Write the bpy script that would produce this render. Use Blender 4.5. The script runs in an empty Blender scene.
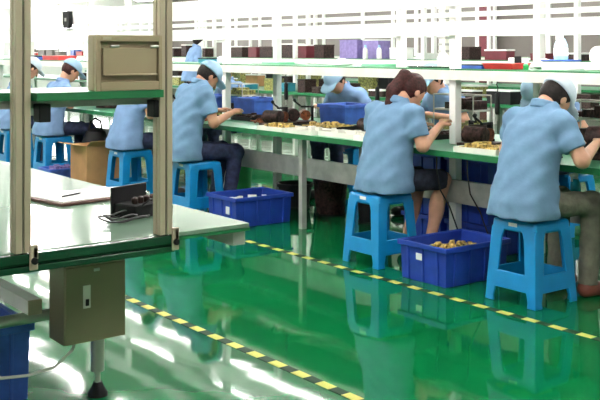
import bpy, math, random
import numpy as np
from mathutils import Vector, Matrix
random.seed(7)
SC = bpy.context.scene
COL = SC.collection
PI = math.pi

# ------------------------------------------------------------------ materials
def mat(name, col, rough=.5, metal=0., var=.06, scale=8., bump=0., bscale=40., coat=0., spec=.5, emit=None, estr=0., trans=0., ior=1.45, alpha=1.):
    m = bpy.data.materials.new(name); m.use_nodes = True
    nt = m.node_tree; n = nt.nodes; l = nt.links
    b = n['Principled BSDF']
    b.inputs['Roughness'].default_value = rough
    b.inputs['Metallic'].default_value = metal
    b.inputs['Coat Weight'].default_value = coat
    b.inputs['Coat Roughness'].default_value = .08
    b.inputs['Specular IOR Level'].default_value = spec
    b.inputs['Transmission Weight'].default_value = trans
    b.inputs['IOR'].default_value = ior
    b.inputs['Alpha'].default_value = alpha
    tc = n.new('ShaderNodeTexCoord')
    nz = n.new('ShaderNodeTexNoise'); nz.inputs['Scale'].default_value = scale; nz.inputs['Detail'].default_value = 4
    l.new(tc.outputs['Object'], nz.inputs['Vector'])
    rp = n.new('ShaderNodeValToRGB')
    c0 = [max(0, c*(1-var*2)) for c in col]; c1 = [min(1, c*(1+var*2)) for c in col]
    rp.color_ramp.elements[0].position = .3; rp.color_ramp.elements[1].position = .7
    rp.color_ramp.elements[0].color = (*c0, 1); rp.color_ramp.elements[1].color = (*c1, 1)
    l.new(nz.outputs['Fac'], rp.inputs['Fac']); l.new(rp.outputs['Color'], b.inputs['Base Color'])
    if bump:
        nb = n.new('ShaderNodeTexNoise'); nb.inputs['Scale'].default_value = bscale; nb.inputs['Detail'].default_value = 3
        l.new(tc.outputs['Object'], nb.inputs['Vector'])
        bp = n.new('ShaderNodeBump'); bp.inputs['Strength'].default_value = bump; bp.inputs['Distance'].default_value = .02
        l.new(nb.outputs['Fac'], bp.inputs['Height']); l.new(bp.outputs['Normal'], b.inputs['Normal'])
    if emit:
        b.inputs['Emission Color'].default_value = (*emit, 1); b.inputs['Emission Strength'].default_value = estr
    return m

M = {}
def setup_mats():
    M['stool'] = mat('stool_blue_plastic', (.006,.235,.56), .3, var=.05, bump=.04, coat=.2)
    M['crate'] = mat('crate_blue_plastic', (.016,.05,.34), .38, var=.1, bump=.06)
    M['sticker'] = mat('white_sticker', (.8,.8,.82), .6, var=.05)
    M['shirt'] = mat('light_blue_cotton', (.15,.262,.40), .85, var=.05, scale=14, bump=.06, bscale=90, spec=.2)
    M['shirt2'] = mat('pale_blue_cotton', (.19,.30,.50), .85, var=.05, scale=14, bump=.06, bscale=90, spec=.2)
    M['cap'] = mat('pale_blue_cap_cloth', (.30,.44,.58), .8, var=.05, bump=.15, bscale=70, spec=.2)
    M['capw'] = mat('whitish_cap_cloth', (.58,.66,.75), .8, var=.05, bump=.15, bscale=70, spec=.2)
    M['skin'] = mat('skin', (.55,.29,.19), .5, var=.05, scale=20)
    M['skin2'] = mat('skin_tan', (.46,.23,.14), .5, var=.05, scale=20)
    M['hairb'] = mat('black_hair', (.012,.009,.008), .55, var=.3, scale=60, spec=.2)
    M['hairr'] = mat('dark_red_brown_hair', (.040,.011,.010), .5, var=.35, scale=60, bump=.12, bscale=120, spec=.22)
    M['jeans'] = mat('navy_denim', (.022,.03,.075), .85, var=.2, scale=30, bump=.3, bscale=90)
    M['shorts'] = mat('dark_navy_cloth', (.018,.022,.04), .85, var=.2, scale=30, bump=.2)
    M['olive'] = mat('olive_grey_cloth', (.15,.15,.11), .85, var=.12, scale=20, bump=.3)
    M['black'] = mat('black_plastic', (.009,.009,.010), .55, var=.2, spec=.25)
    M['shoe'] = mat('shoe_rubber', (.03,.028,.03), .55, var=.2)
    M['shoer'] = mat('brown_red_shoe', (.16,.045,.03), .55, var=.2)
    M['eye'] = mat('dark_eye', (.01,.008,.008), .2)
    M['alu'] = mat('beige_aluminium', (.44,.37,.265), .45, .1, var=.04, scale=3)
    M['groove'] = mat('dark_slot', (.14,.12,.09), .6, var=.1)
    M['steel'] = mat('brushed_steel', (.48,.47,.43), .32, .5, var=.06)
    M['greygal'] = mat('galvanised_grey', (.42,.42,.39), .45, .3, var=.1)
    M['cabinet'] = mat('khaki_enamel_metal', (.34,.27,.165), .42, var=.05, scale=3, coat=.1)
    M['cabinet_d'] = mat('olive_enamel_metal', (.24,.20,.12), .35, .3, var=.06, scale=3, coat=.1)
    M['white'] = mat('white_paint', (.90,.885,.86), .45, var=.03)
    M['warmwhite'] = mat('ivory_paint', (.80,.77,.70), .5, var=.05)
    M['mat_pale'] = mat('pale_green_bench_mat', (.17,.26,.19), .10, var=.03, scale=2, spec=.28, coat=0., bump=.012, bscale=5)
    M['mat_green'] = mat('green_bench_mat', (.10,.36,.20), .3, var=.1, scale=3)
    M['green_edge'] = mat('green_edge_strip', (.012,.15,.05), .35, var=.1)
    M['green_dark'] = mat('dark_green_profile', (.004,.045,.018), .25, var=.1, coat=.3)
    M['paper'] = mat('white_paper', (.85,.85,.83), .7, var=.02)
    M['board'] = mat('dark_brown_board', (.10,.04,.03), .5, var=.15)
    M['cable'] = mat('black_cable', (.02,.02,.022), .45, var=.1)
    M['wcable'] = mat('white_cable', (.6,.6,.55), .45, var=.05)
    M['carton'] = mat('brown_cardboard', (.50,.27,.12), .8, var=.07, scale=5)
    M['darkpart'] = mat('dark_brown_parts', (.030,.015,.013), .5, var=.5, scale=45, bump=.3, spec=.25)
    M['copper'] = mat('copper_winding', (.24,.07,.03), .4, .5, var=.3, scale=50)
    M['gold'] = mat('yellow_board_parts', (.55,.38,.12), .5, var=.45, scale=40, bump=.3)
    M['olivepcb'] = mat('olive_boards', (.25,.24,.07), .5, var=.4, scale=40)
    M['purple'] = mat('lilac_plastic_bags', (.22,.17,.40), .4, var=.1, scale=20)
    M['red'] = mat('red_plastic', (.50,.03,.03), .4, var=.1)
    M['bluep'] = mat('bright_blue_plastic', (.05,.12,.48), .4, var=.15)
    M['teal'] = mat('teal_blue_tray', (.03,.22,.30), .4, var=.15)
    M['sprayblue'] = mat('pale_blue_liquid_plastic', (.35,.60,.85), .3, var=.1)
    M['sprayteal'] = mat('teal_translucent_plastic', (.01,.38,.52), .3, var=.1)
    M['maroon'] = mat('maroon_paint', (.12,.01,.02), .5, var=.1)
    M['greenp'] = mat('green_plastic', (.03,.30,.08), .4, var=.1)
    M['wallw'] = mat('white_wall_paint', (.80,.79,.77), .8, var=.02, scale=1)
    M['ceil'] = mat('ceiling_white', (.75,.75,.73), .85, var=.02, scale=1)
    M['panelgrey'] = mat('grey_beige_partition', (.17,.15,.135), .6, var=.06, scale=1.5)
    M['lamp'] = mat('lamp_diffuser', (.9,.9,.9), .5, emit=(1,.95,.93), estr=LAMP)
    M['led'] = mat('bench_lamp_diffuser', (.9,.9,.9), .5, emit=(1,.95,.92), estr=LED)
    M['daylight'] = mat('daylit_window_glass', (.9,.95,1), .3, emit=(1,.98,.97), estr=WIN)
    floor_mat(); tape_mat()

def floor_mat():
    m = bpy.data.materials.new('green_epoxy_floor'); m.use_nodes = True
    nt = m.node_tree; n = nt.nodes; l = nt.links; b = n['Principled BSDF']
    tc = n.new('ShaderNodeTexCoord')
    nz = n.new('ShaderNodeTexNoise'); nz.inputs['Scale'].default_value = .9; nz.inputs['Detail'].default_value = 5
    l.new(tc.outputs['Object'], nz.inputs['Vector'])
    rp = n.new('ShaderNodeValToRGB'); e = rp.color_ramp.elements
    e[0].position = .3; e[0].color = (.0015,.105,.028,1); e[1].position = .72; e[1].color = (.003,.145,.045,1)
    l.new(nz.outputs['Fac'], rp.inputs['Fac']); l.new(rp.outputs['Color'], b.inputs['Base Color'])
    n2 = n.new('ShaderNodeTexNoise'); n2.inputs['Scale'].default_value = 2.2; n2.inputs['Detail'].default_value = 3
    l.new(tc.outputs['Object'], n2.inputs['Vector'])
    mr = n.new('ShaderNodeMapRange'); mr.inputs['To Min'].default_value = .03; mr.inputs['To Max'].default_value = .07
    l.new(n2.outputs['Fac'], mr.inputs['Value']); l.new(mr.outputs['Result'], b.inputs['Roughness'])
    b.inputs['Specular IOR Level'].default_value = .30
    b.inputs['IOR'].default_value = 1.45
    n3 = n.new('ShaderNodeTexNoise'); n3.inputs['Scale'].default_value = 3.0; n3.inputs['Detail'].default_value = .8; n3.inputs['Distortion'].default_value = .3
    l.new(tc.outputs['Object'], n3.inputs['Vector'])
    bp = n.new('ShaderNodeBump'); bp.inputs['Strength'].default_value = .11; bp.inputs['Distance'].default_value = .012
    l.new(n3.outputs['Fac'], bp.inputs['Height']); l.new(bp.outputs['Normal'], b.inputs['Normal'])
    M['floor'] = m

def tape_mat():
    m = bpy.data.materials.new('yellow_black_floor_tape'); m.use_nodes = True
    nt = m.node_tree; n = nt.nodes; l = nt.links; b = n['Principled BSDF']
    tc = n.new('ShaderNodeTexCoord'); sx = n.new('ShaderNodeSeparateXYZ'); l.new(tc.outputs['Object'], sx.inputs[0])
    d = n.new('ShaderNodeMath'); d.operation = 'DIVIDE'; d.inputs[1].default_value = .172; l.new(sx.outputs['Y'], d.inputs[0])
    f = n.new('ShaderNodeMath'); f.operation = 'FRACT'; l.new(d.outputs[0], f.inputs[0])
    g = n.new('ShaderNodeMath'); g.operation = 'LESS_THAN'; g.inputs[1].default_value = .52; l.new(f.outputs[0], g.inputs[0])
    mx = n.new('ShaderNodeMix'); mx.data_type = 'RGBA'
    mx.inputs[6].default_value = (.008,.03,.014,1); mx.inputs[7].default_value = (.60,.55,.14,1)
    l.new(g.outputs[0], mx.inputs[0]); l.new(mx.outputs[2], b.inputs['Base Color'])
    b.inputs['Roughness'].default_value = .6; b.inputs['Specular IOR Level'].default_value = .15
    M['tape'] = m

# ------------------------------------------------------------------ mesh builder
class MB:
    def __init__(s): s.v = []; s.f = []
    def add(s, vs, fs):
        o = len(s.v); s.v += [tuple(v) for v in vs]; s.f += [tuple(i+o for i in f) for f in fs]; return s
    def box(s, lo, hi, rz=0., piv=None):
        x0,y0,z0 = lo; x1,y1,z1 = hi
        vs = [Vector(p) for p in ((x0,y0,z0),(x1,y0,z0),(x1,y1,z0),(x0,y1,z0),(x0,y0,z1),(x1,y0,z1),(x1,y1,z1),(x0,y1,z1))]
        if rz:
            c = Vector(piv or ((x0+x1)/2,(y0+y1)/2,0)); R = Matrix.Rotation(rz, 3, 'Z')
            vs = [R@(v-c)+c for v in vs]
        return s.add(vs, [(0,3,2,1),(4,5,6,7),(0,1,5,4),(1,2,6,5),(2,3,7,6),(3,0,4,7)])
    def hexa(s, bot, top):          # 4 bottom + 4 top points, counter-clockwise from above
        return s.add(list(bot)+list(top), [(0,3,2,1),(4,5,6,7),(0,1,5,4),(1,2,6,5),(2,3,7,6),(3,0,4,7)])
    def tube(s, pts, r, n=10, r1=None):
        pts = [Vector(p) for p in pts]; m = len(pts); r1 = r if r1 is None else r1
        rings = []; up = None
        for i, p in enumerate(pts):
            d = (pts[min(i+1,m-1)]-pts[max(i-1,0)]).normalized()
            if up is None:
                up = Vector((0,0,1)) if abs(d.z) < .9 else Vector((1,0,0))
            a = d.cross(up).normalized(); b = a.cross(d).normalized(); up = b
            rr = r+(r1-r)*i/(m-1)
            rings.append([p+(a*math.cos(2*PI*k/n)+b*math.sin(2*PI*k/n))*rr for k in range(n)])
        vs = [q for rg in rings for q in rg]; fs = []
        for i in range(m-1):
            for k in range(n):
                k2 = (k+1)%n; fs.append((i*n+k, i*n+k2, (i+1)*n+k2, (i+1)*n+k))
        fs.append(tuple(range(n-1,-1,-1))); fs.append(tuple((m-1)*n+k for k in range(n)))
        return s.add(vs, fs)
    def lathe(s, prof, c=(0,0,0), n=16):   # (r,z) pairs bottom to top
        vs = []; fs = []; m = len(prof)
        for r, z in prof:
            for k in range(n):
                vs.append((c[0]+r*math.cos(2*PI*k/n), c[1]+r*math.sin(2*PI*k/n), c[2]+z))
        for i in range(m-1):
            for k in range(n):
                k2 = (k+1)%n; fs.append((i*n+k, i*n+k2, (i+1)*n+k2, (i+1)*n+k))
        fs.append(tuple(range(n-1,-1,-1))); fs.append(tuple((m-1)*n+k for k in range(n)))
        return s.add(vs, fs)

def newmesh(name, v, f, m, smooth=True, angle=40):
    me = bpy.data.meshes.new(name); me.from_pydata(v, [], f); me.update()
    if smooth:
        me.polygons.foreach_set('use_smooth', [True]*len(me.polygons))
        if angle: me.set_sharp_from_angle(angle=math.radians(angle))
    me.materials.append(M[m]); return me

def part(name, mb, m, parent=None, loc=(0,0,0), bevel=0., label=None, seg=2, kind=None):
    me = newmesh(name, mb.v, mb.f, m)
    o = bpy.data.objects.new(name, me); COL.objects.link(o); o.location = loc
    if parent is not None: o.parent = parent
    if bevel:
        b = o.modifiers.new('bevel', 'BEVEL'); b.width = bevel; b.segments = seg; b.limit_method = 'ANGLE'; b.angle_limit = .7
    if label: o['label'] = label
    if kind: o['kind'] = kind
    return o

def tag(o, label, cat, group=None, kind=None):
    o['label'] = label; o['category'] = cat
    if group: o['group'] = group
    if kind: o['kind'] = kind
    return o

def thing(name, label, cat, loc=(0,0,0), rz=0., group=None):
    o = bpy.data.objects.new(name, None); COL.objects.link(o); o.empty_display_size = .1
    o.location = loc; o.rotation_euler = (0,0,rz)
    return tag(o, label, cat, group)

def solo(name, mb, m, label, cat, loc=(0,0,0), rz=0., group=None, bevel=0., kind=None):
    o = part(name, mb, m, None, loc, bevel); o.rotation_euler = (0,0,rz)
    return tag(o, label, cat, group, kind)

def dup(root, loc, rz=None, label=None, group=None):
    def cp(o, par):
        c = o.copy(); COL.objects.link(c)
        if par is not None: c.parent = par
        for ch in kids.get(o.name, ()): cp(ch, c)
        return c
    kids = {}
    for o in root.children_recursive: kids.setdefault(o.parent.name, []).append(o)
    c = cp(root, None); c.location = loc
    if rz is not None: c.rotation_euler = (0,0,rz)
    if label: c['label'] = label
    if group: c['group'] = group
    return c

def struct(name, mb, m, bevel=0.):
    o = part(name, mb, m, None, (0,0,0), bevel); o['kind'] = 'structure'; return o

# ------------------------------------------------------------------ implicit surfaces for people
class Field:
    def __init__(s, lo, hi, h):
        s.lo = np.array(lo, np.float32); s.h = h
        n = np.ceil((np.array(hi)-np.array(lo))/h).astype(int)+1
        ax = [(s.lo[i]+np.arange(n[i], dtype=np.float32)*h) for i in range(3)]
        s.X = ax[0][:,None,None]; s.Y = ax[1][None,:,None]; s.Z = ax[2][None,None,:]
        s.f = np.full(tuple(n), 9., np.float32)
    def cap(s, a, b, ra, rb):
        a = np.array(a, np.float32); b = np.array(b, np.float32); ba = b-a; L = float(ba@ba)+1e-9
        px, py, pz = s.X-a[0], s.Y-a[1], s.Z-a[2]
        t = np.clip((px*ba[0]+py*ba[1]+pz*ba[2])/L, 0, 1)
        return np.sqrt((px-t*ba[0])**2+(py-t*ba[1])**2+(pz-t*ba[2])**2)-(ra+(rb-ra)*t)
    def ell(s, c, r, R=None):
        px, py, pz = s.X-c[0], s.Y-c[1], s.Z-c[2]
        if R is not None:
            px, py, pz = (R[0][0]*px+R[1][0]*py+R[2][0]*pz, R[0][1]*px+R[1][1]*py+R[2][1]*pz, R[0][2]*px+R[1][2]*py+R[2][2]*pz)
        k0 = np.sqrt((px/r[0])**2+(py/r[1])**2+(pz/r[2])**2)
        k1 = np.sqrt((px/r[0]**2)**2+(py/r[1]**2)**2+(pz/r[2]**2)**2)+1e-6
        return k0*(k0-1)/k1
    def plane(s, p, nrm):      # negative on the side against nrm
        return (s.X-p[0])*nrm[0]+(s.Y-p[1])*nrm[1]+(s.Z-p[2])*nrm[2]
    def torso(s, zs, xs, As, Bs, grow=0.):
        z = s.Z; cx = np.interp(z, zs, xs).astype(np.float32)
        a = np.interp(z, zs, As).astype(np.float32)+grow; b = np.interp(z, zs, Bs).astype(np.float32)+grow
        e = 2.4
        r = (np.abs((s.X-cx)/a)**e+np.abs(s.Y/b)**e)**(1/e)
        d = (r-1)*np.minimum(a, b)
        return np.maximum(d, np.maximum(zs[0]-z, z-zs[-1]))
    def add(s, d, k=.02):
        if k <= 0: s.f = np.minimum(s.f, d); return
        hh = np.clip(.5+.5*(s.f-d)/k, 0, 1)
        s.f = s.f*(1-hh)+d*hh-k*hh*(1-hh)
        s.f = s.f.astype(np.float32)
    def mesh(s):
        f = s.f; f = np.pad(f, 1, constant_values=1.); neg = f < 0
        nx, ny, nz = f.shape
        cs = (nx-1, ny-1, nz-1)
        acc = np.zeros(cs+(3,), np.float32); cnt = np.zeros(cs, np.float32)
        for ax in range(3):
            o1, o2 = [a for a in range(3) if a != ax]
            sl0 = [slice(None)]*3; sl1 = [slice(None)]*3
            sl0[ax] = slice(0, -1); sl1[ax] = slice(1, None)
            A, B = f[tuple(sl0)], f[tuple(sl1)]
            cr = (A < 0) != (B < 0)
            t = np.where(cr, A/(A-B+1e-12), 0)
            for da in (0, 1):
                for db in (0, 1):
                    ss = [slice(None)]*3
                    ss[o1] = slice(da, f.shape[o1]-1+da); ss[o2] = slice(db, f.shape[o2]-1+db)
                    c = cr[tuple(ss)]; tt = t[tuple(ss)]
                    acc[..., ax] += np.where(c, tt, 0)
                    acc[..., o1] += np.where(c, da, 0); acc[..., o2] += np.where(c, db, 0)
                    cnt += c
        idx = np.full(cs, -1, np.int64); act = cnt > 0
        ids = np.argwhere(act); idx[act] = np.arange(len(ids))
        v = (ids+acc[act]/cnt[act][:, None]-1)*s.h+s.lo
        quads = []
        for ax in range(3):
            o1, o2 = (ax+1)%3, (ax+2)%3
            sl0 = [slice(1, -1)]*3; sl1 = [slice(1, -1)]*3
            sl0[ax] = slice(0, -1); sl1[ax] = slice(1, None)
            n0, n1 = neg[tuple(sl0)], neg[tuple(sl1)]
            base = np.argwhere(n0 != n1)
            if not len(base): continue
            first = n0[tuple(base.T)]
            g = base.copy()
            for a in (o1, o2): g[:, a] += 1
            def cell(d1, d2):
                q = g.copy(); q[:, o1] += d1; q[:, o2] += d2
                return idx[tuple(q.T)]
            q = np.stack([cell(-1,-1), cell(0,-1), cell(0,0), cell(-1,0)], 1)
            q[~first] = q[~first][:, ::-1]
            quads.append(q)
        return v, np.concatenate(quads)

def field_obj(name, F, m, parent):
    v, q = F.mesh()
    me = newmesh(name, v.tolist(), q.tolist(), m, True, 0)
    o = bpy.data.objects.new(name, me); COL.objects.link(o); o.parent = parent
    return o

def person(label, loc, rz=0., S=.46, h=.011, lean=1., hx=.20, hz=1.16, pitch=.75, hyaw=0., female=False, capm='cap',
           shirtm='shirt', legm='jeans', skinm='skin', hand_r=(.40,-.10,.875), hand_l=(.42,.12,.875), elb_r=(.10,-.28,.81), elb_l=(.10,.28,.81),
           knee=(.40,.12), foot=(.36,.12), bare=False, width=1., hairm='hairb', shoem='shoe', group=None, face=False, legs=True, standing=False, tall=1.):
    t = thing('person', label, 'person', loc, rz, group)
    zs = [S+v*tall for v in (.015,.10,.25,.40,.50,.555,.595,.63)]
    w = width
    xs = [lean*v for v in (-.035,-.03,.0,.045,.085,.11,.13,.145)]
    As = [.158,.152,.130,.126,.115,.09,.062,.048]; Bs = [.192*w,.190*w,.172*w,.180*w,.187*w,.165*w,.10*w,.055*w]
    if female: Bs = [.188*w,.186*w,.170*w,.170*w,.168*w,.145*w,.09*w,.05*w]
    sh = lambda sgn: (lean*.09, sgn*.165*w, S+.525*tall)
    shR, shL = sh(-1), sh(1)
    H = np.array((hx, 0, hz))
    R = Matrix.Rotation(hyaw, 3, 'Z')@Matrix.Rotation(pitch, 3, 'Y')   # head frame: x face, y left, z crown
    hp = lambda p: tuple(Vector((hx,0,hz))+R@Vector(p))
    nb = (lean*.135, 0, S+.60*tall)
    lo, hi = (-.34,-.46,0), (.72,.46,1.42)
    arms = ((shR, elb_r, hand_r, -1), (shL, elb_l, hand_l, 1))
    # body
    lo_b = (-.25, -.42, 0 if legs else S-.05)
    F = Field(lo_b, (.68,.42,1.40), h)
    F.add(F.torso(zs, xs, As, Bs, -.03), 0)
    F.add(F.cap(nb, hp((-.03,0,-.07)), .055, .05), .03)
    F.add(F.ell(hp((0,0,.012)), (.098,.078,.105), R), .02)
    F.add(F.ell(hp((.028,0,-.062)), (.062,.055,.062), R), .03)
    F.add(F.cap(hp((.09,0,.0)), hp((.112,0,-.035)), .010, .015), .012)
    for sg in (-1,1):
        F.add(F.ell(hp((-.008,sg*.078,-.012)), (.022,.010,.032), R), .006)
    F.add(F.cap(hp((.085,-.018,-.068)), hp((.085,.018,-.068)), .009, .009), .008)
    for s0, e, hd, sg in arms:
        F.add(F.cap(s0, e, .050*w, .040), .03)
        e_, h_ = Vector(e), Vector(hd); d = (h_-e_).normalized(); wr = h_-d*.05
        F.add(F.cap(e, wr, .040, .026), .02)
        side = d.cross(Vector((0,0,1))).normalized(); dn = side.cross(d).normalized()
        if dn.z > 0: dn = -dn
        kn = h_+d*.035
        for q in (-.024,-.008,.008,.024):
            F.add(F.cap(wr, kn+side*q, .016, .012), .012)
        for i, q in enumerate((-.031,-.0105,.0105,.031)):
            L = (.036,.043,.040,.031)[i]
            k0 = kn+side*q; k1 = k0+d*L+dn*.012; k2 = k1+d*L*.45+dn*L*.7
            F.add(F.cap(k0, k1, .0095, .0088), .006); F.add(F.cap(k1, k2, .0088, .0078), .004)
        inn = side*(-sg if side.y*sg > 0 else sg)
        t0 = wr+d*.02+inn*.018; t1 = t0+d*.035+inn*.03+dn*.012; t2 = t1+d*.03-inn*.004+dn*.012
        F.add(F.cap(t0, t1, .013, .011), .012); F.add(F.cap(t1, t2, .011, .008), .004)
    if legs:
        for sg in (-1,1):
            if standing:
                hip, kn, an = (0,sg*.09,S+.02), (.02,sg*.09,.5), (0,sg*.09,.09)
            else:
                hip, kn, an = (0,sg*.085,S+.085), (knee[0],sg*knee[1],S+.065), (foot[0],sg*foot[1],.08)
            F.add(F.cap(hip, kn, .07, .05), .03); F.add(F.cap(kn, an, .05, .034), .02)
            mid = tuple(.6*a+.4*b for a, b in zip(kn, an)); cr = .05 if bare else .04; F.add(F.ell((mid[0]-.012,mid[1],mid[2]), (cr,cr*.9,.10)), .03 if bare else .01)
            F.add(F.cap(an, (an[0]+.11,an[1]+sg*.015,.03), .032, .022), .02)
    field_obj('body', F, skinm, t)
    # shirt
    G = Field((-.28,-.36,S), (.42,.36,S+.78), h)
    G.add(G.torso(zs, xs, As, Bs), 0)
    for s0, e, hd, sg in arms:
        s_, e_ = Vector(s0), Vector(e); d = (e_-s_).normalized(); cuff = s_+(e_-s_)*.72
        c = G.cap(s_, e_, .066*w, .060)
        c = np.maximum(c, G.plane(cuff, d)); G.add(c, .03)
    lowz = np.clip((S+.38-G.Z)/.3, 0, 1)
    G.f = G.f + .009*lowz*np.sin(G.Y*42+G.Z*9+np.sin(G.Z*15)*1.2)*(.6+.4*np.sin(G.X*16)) + .0045*np.sin(G.Z*38+G.Y*30+G.X*20)*np.sin(G.Y*14+2) + .004*np.sin(G.Z*52-np.abs(G.Y)*45)*np.clip(np.abs(G.Y)*5-.3,0,1)
    G.f = np.maximum(G.f, (S+.012)-G.Z).astype(np.float32)
    G.f = np.maximum(G.f, -G.cap((nb[0]+.0,0,nb[2]), (nb[0]+.05,0,nb[2]+.12), .054, .07))
    shirt = field_obj('shirt', G, shirtm, t)
    CF = Field((nb[0]-.13,-.13,nb[2]-.08), (nb[0]+.15,.13,nb[2]+.08), .008)
    px, pz = CF.X-nb[0], CF.Z-nb[2]
    ct, st = math.cos(.35), math.sin(.35)
    u, v_ = px*ct-pz*st, px*st+pz*ct
    rad = np.sqrt(u**2+CF.Y**2)
    CF.f = (np.sqrt((rad-.066)**2+(np.clip(np.abs(v_-.0)-.016, 0, None))**2)-.010).astype(np.float32)
    field_obj('collar', CF, shirtm, shirt)
    # trousers
    if legs:
        T = Field((-.22,-.32,0), (.62,.32,S+.30), h)
        T.add(T.ell((-.02,0,S+.10), (.115,.15*w,.085)), 0)
        for sg in (-1,1):
            if standing:
                hip, kn, an = (0,sg*.09,S+.02), (.02,sg*.09,.5), (0,sg*.09,.06)
            else:
                hip, kn, an = (.03,sg*.08,S+.082), (knee[0],sg*knee[1],S+.065), (foot[0],sg*foot[1],.06)
            if bare:
                cut = tuple(a+(b-a)*.97 for a, b in zip(hip, kn))
                c = T.cap(hip, kn, .076, .070); dd = Vector(kn)-Vector(hip); dd.normalize()
                T.add(np.maximum(c, T.plane(cut, dd)), .03)
            else:
                T.add(T.cap(hip, kn, .076, .066), .03)
                T.add(np.maximum(T.cap(kn, an, .066, .054), .07-T.Z), .03)
        T.f = T.f + .004*np.sin(T.X*38+T.Z*21)*np.sin(T.Y*33+T.Z*27)
        T.f = np.maximum(T.f, (S+.004)-T.Z+np.where(T.X > .20, -9, 0)).astype(np.float32) if not standing else T.f
        field_obj('shorts' if bare else 'trousers', T, legm, t)
        for sg in (-1,1):
            an = (foot[0], sg*foot[1], .08) if not standing else (0,sg*.09,.08)
            K = Field((an[0]-.10,an[1]-.09,0), (an[0]+.22,an[1]+.09,.14), .009)
            K.add(K.cap((an[0]-.02,an[1],.042), (an[0]+.13,an[1]+sg*.018,.034), .046, .040), 0)
            K.add(K.ell((an[0]+.13,an[1]+sg*.018,.035), (.055,.048,.035)), .02)
            if not bare: K.add(K.cap((an[0],an[1],.05), (an[0],an[1],.085), .045, .045), .02)
            K.f = np.maximum(K.f, .004-K.Z)
            field_obj('shoe', K, shoem, t)
    # hair
    L = Field((hx-.22,-.20,hz-.34), (hx+.22,.20,hz+.24), .009)
    hd = L.ell(hp((-.006,0,.018)), (.106,.087,.113), R)
    cutf = L.plane(hp((.045,0,.03)), tuple(R@Vector((.85,0,-.53))))
    cutb = L.plane(hp((-.02,0,-.075)), tuple(R@Vector((-.35,0,-.94))))
    hd = np.maximum(np.maximum(hd, cutf), cutb)
    L.add(hd, 0)
    if female:
        L.add(L.ell(hp((-.115,0,.05)), (.035,.035,.035), R), .03)
        p = [hp((-.125,0,.05)), (hx-.155,.012,hz+.01), (hx-.165,.02,hz-.07), (hx-.15,.025,hz-.19)]
        rr = [.034,.044,.04,.014]
        for a, b, r0, r1 in zip(p[:-1], p[1:], rr[:-1], rr[1:]): L.add(L.cap(a, b, r0, r1), .02)
        L.f = L.f + .003*np.sin(L.Y*160+L.Z*12)
    field_obj('hair', L, hairm, t)
    # cap
    if capm:
        C = Field((hx-.26,-.22,hz-.20), (hx+.28,.22,hz+.26), .009)
        cr = C.ell(hp((-.006,0,.035)), (.116,.098,.108), R)
        cr = np.maximum(cr, C.plane(hp((0,0,.028)), tuple(R@Vector((-.12,0,-.99)))))
        C.add(cr, 0)
        R2 = R@Matrix.Rotation(.22, 3, 'Y')
        br = C.ell(hp((.115,0,.022)), (.085,.088,.013), R2)
        C.add(br, .012)
        C.f = C.f + .002*np.sin(C.Y*70)*np.sin(C.X*60+C.Z*30)
        c = field_obj('cap', C, capm, t)
    if face:
        for sg in (-1,1):
            mb = MB(); c0 = hp((.086,sg*.03,-.004))
            mb.lathe([(.001,-.007),(.006,-.005),(.009,0),(.006,.005),(.001,.007)], c0, 10)
            part('eye', mb, 'eye', t)
    return t

# ------------------------------------------------------------------ kinds
def make_stool(label, loc, group):
    t = thing('plastic_stool', label, 'stool', loc, 0, group)
    H = .46; a, b = .150, .180       # half width at seat and at floor
    hw = lambda z: b+(a-b)*z/H
    mb = MB()
    mb.hexa([(-hw(.395),-hw(.395),.395),(hw(.395),-hw(.395),.395),(hw(.395),hw(.395),.395),(-hw(.395),hw(.395),.395)],
            [(-a,-a,H),(a,-a,H),(a,a,H),(-a,a,H)])
    part('seat', mb, 'stool', t, bevel=.018, seg=3)
    th = .014; w = .072
    for sx in (-1,1):
        for sy in (-1,1):
            m = MB()
            def sec(z, ww):
                c = hw(z)
                P = [(c,c),(c-ww,c),(c-ww,c-th),(c-th,c-th),(c-th,c-ww),(c,c-ww)]
                return [(sx*x, sy*y, z) for x, y in P]
            lv = [(0,.062),(.03,.056),(.09,.068),(.17,.074),(.36,.078),(.40,.09),(.415,.10)]
            rings = [sec(z, ww) for z, ww in lv]; n = 6
            fs = []
            for i in range(len(rings)-1):
                for k in range(n):
                    k2 = (k+1)%n; fs.append((i*n+k,i*n+k2,(i+1)*n+k2,(i+1)*n+k))
            fs += [tuple(range(n-1,-1,-1)), tuple((len(rings)-1)*n+k for k in range(n))]
            if sx*sy < 0: pass
            else: fs = [f[::-1] for f in fs]
            m.add([p for r in rings for p in r], fs)
            part('leg', m, 'stool', t, bevel=.004)
    for k in range(4):
        R = Matrix.Rotation(k*PI/2, 3, 'Z'); m = MB()
        def q(x, y, z): return tuple(R@Vector((x, y, z)))
        z0, z1 = .08, .175
        e0, e1 = hw(z0)-.055, hw(z1)-.06
        c0, c1 = hw(z0), hw(z1)
        m.hexa([q(c0-th,-e0,z0),q(c0,-e0,z0),q(c0,e0,z0),q(c0-th,e0,z0)],
               [q(c1-th,-e1,z1),q(c1,-e1,z1),q(c1,e1,z1),q(c1-th,e1,z1)])
        part('stretcher', m, 'stool', t, bevel=.004)
    return t

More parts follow.
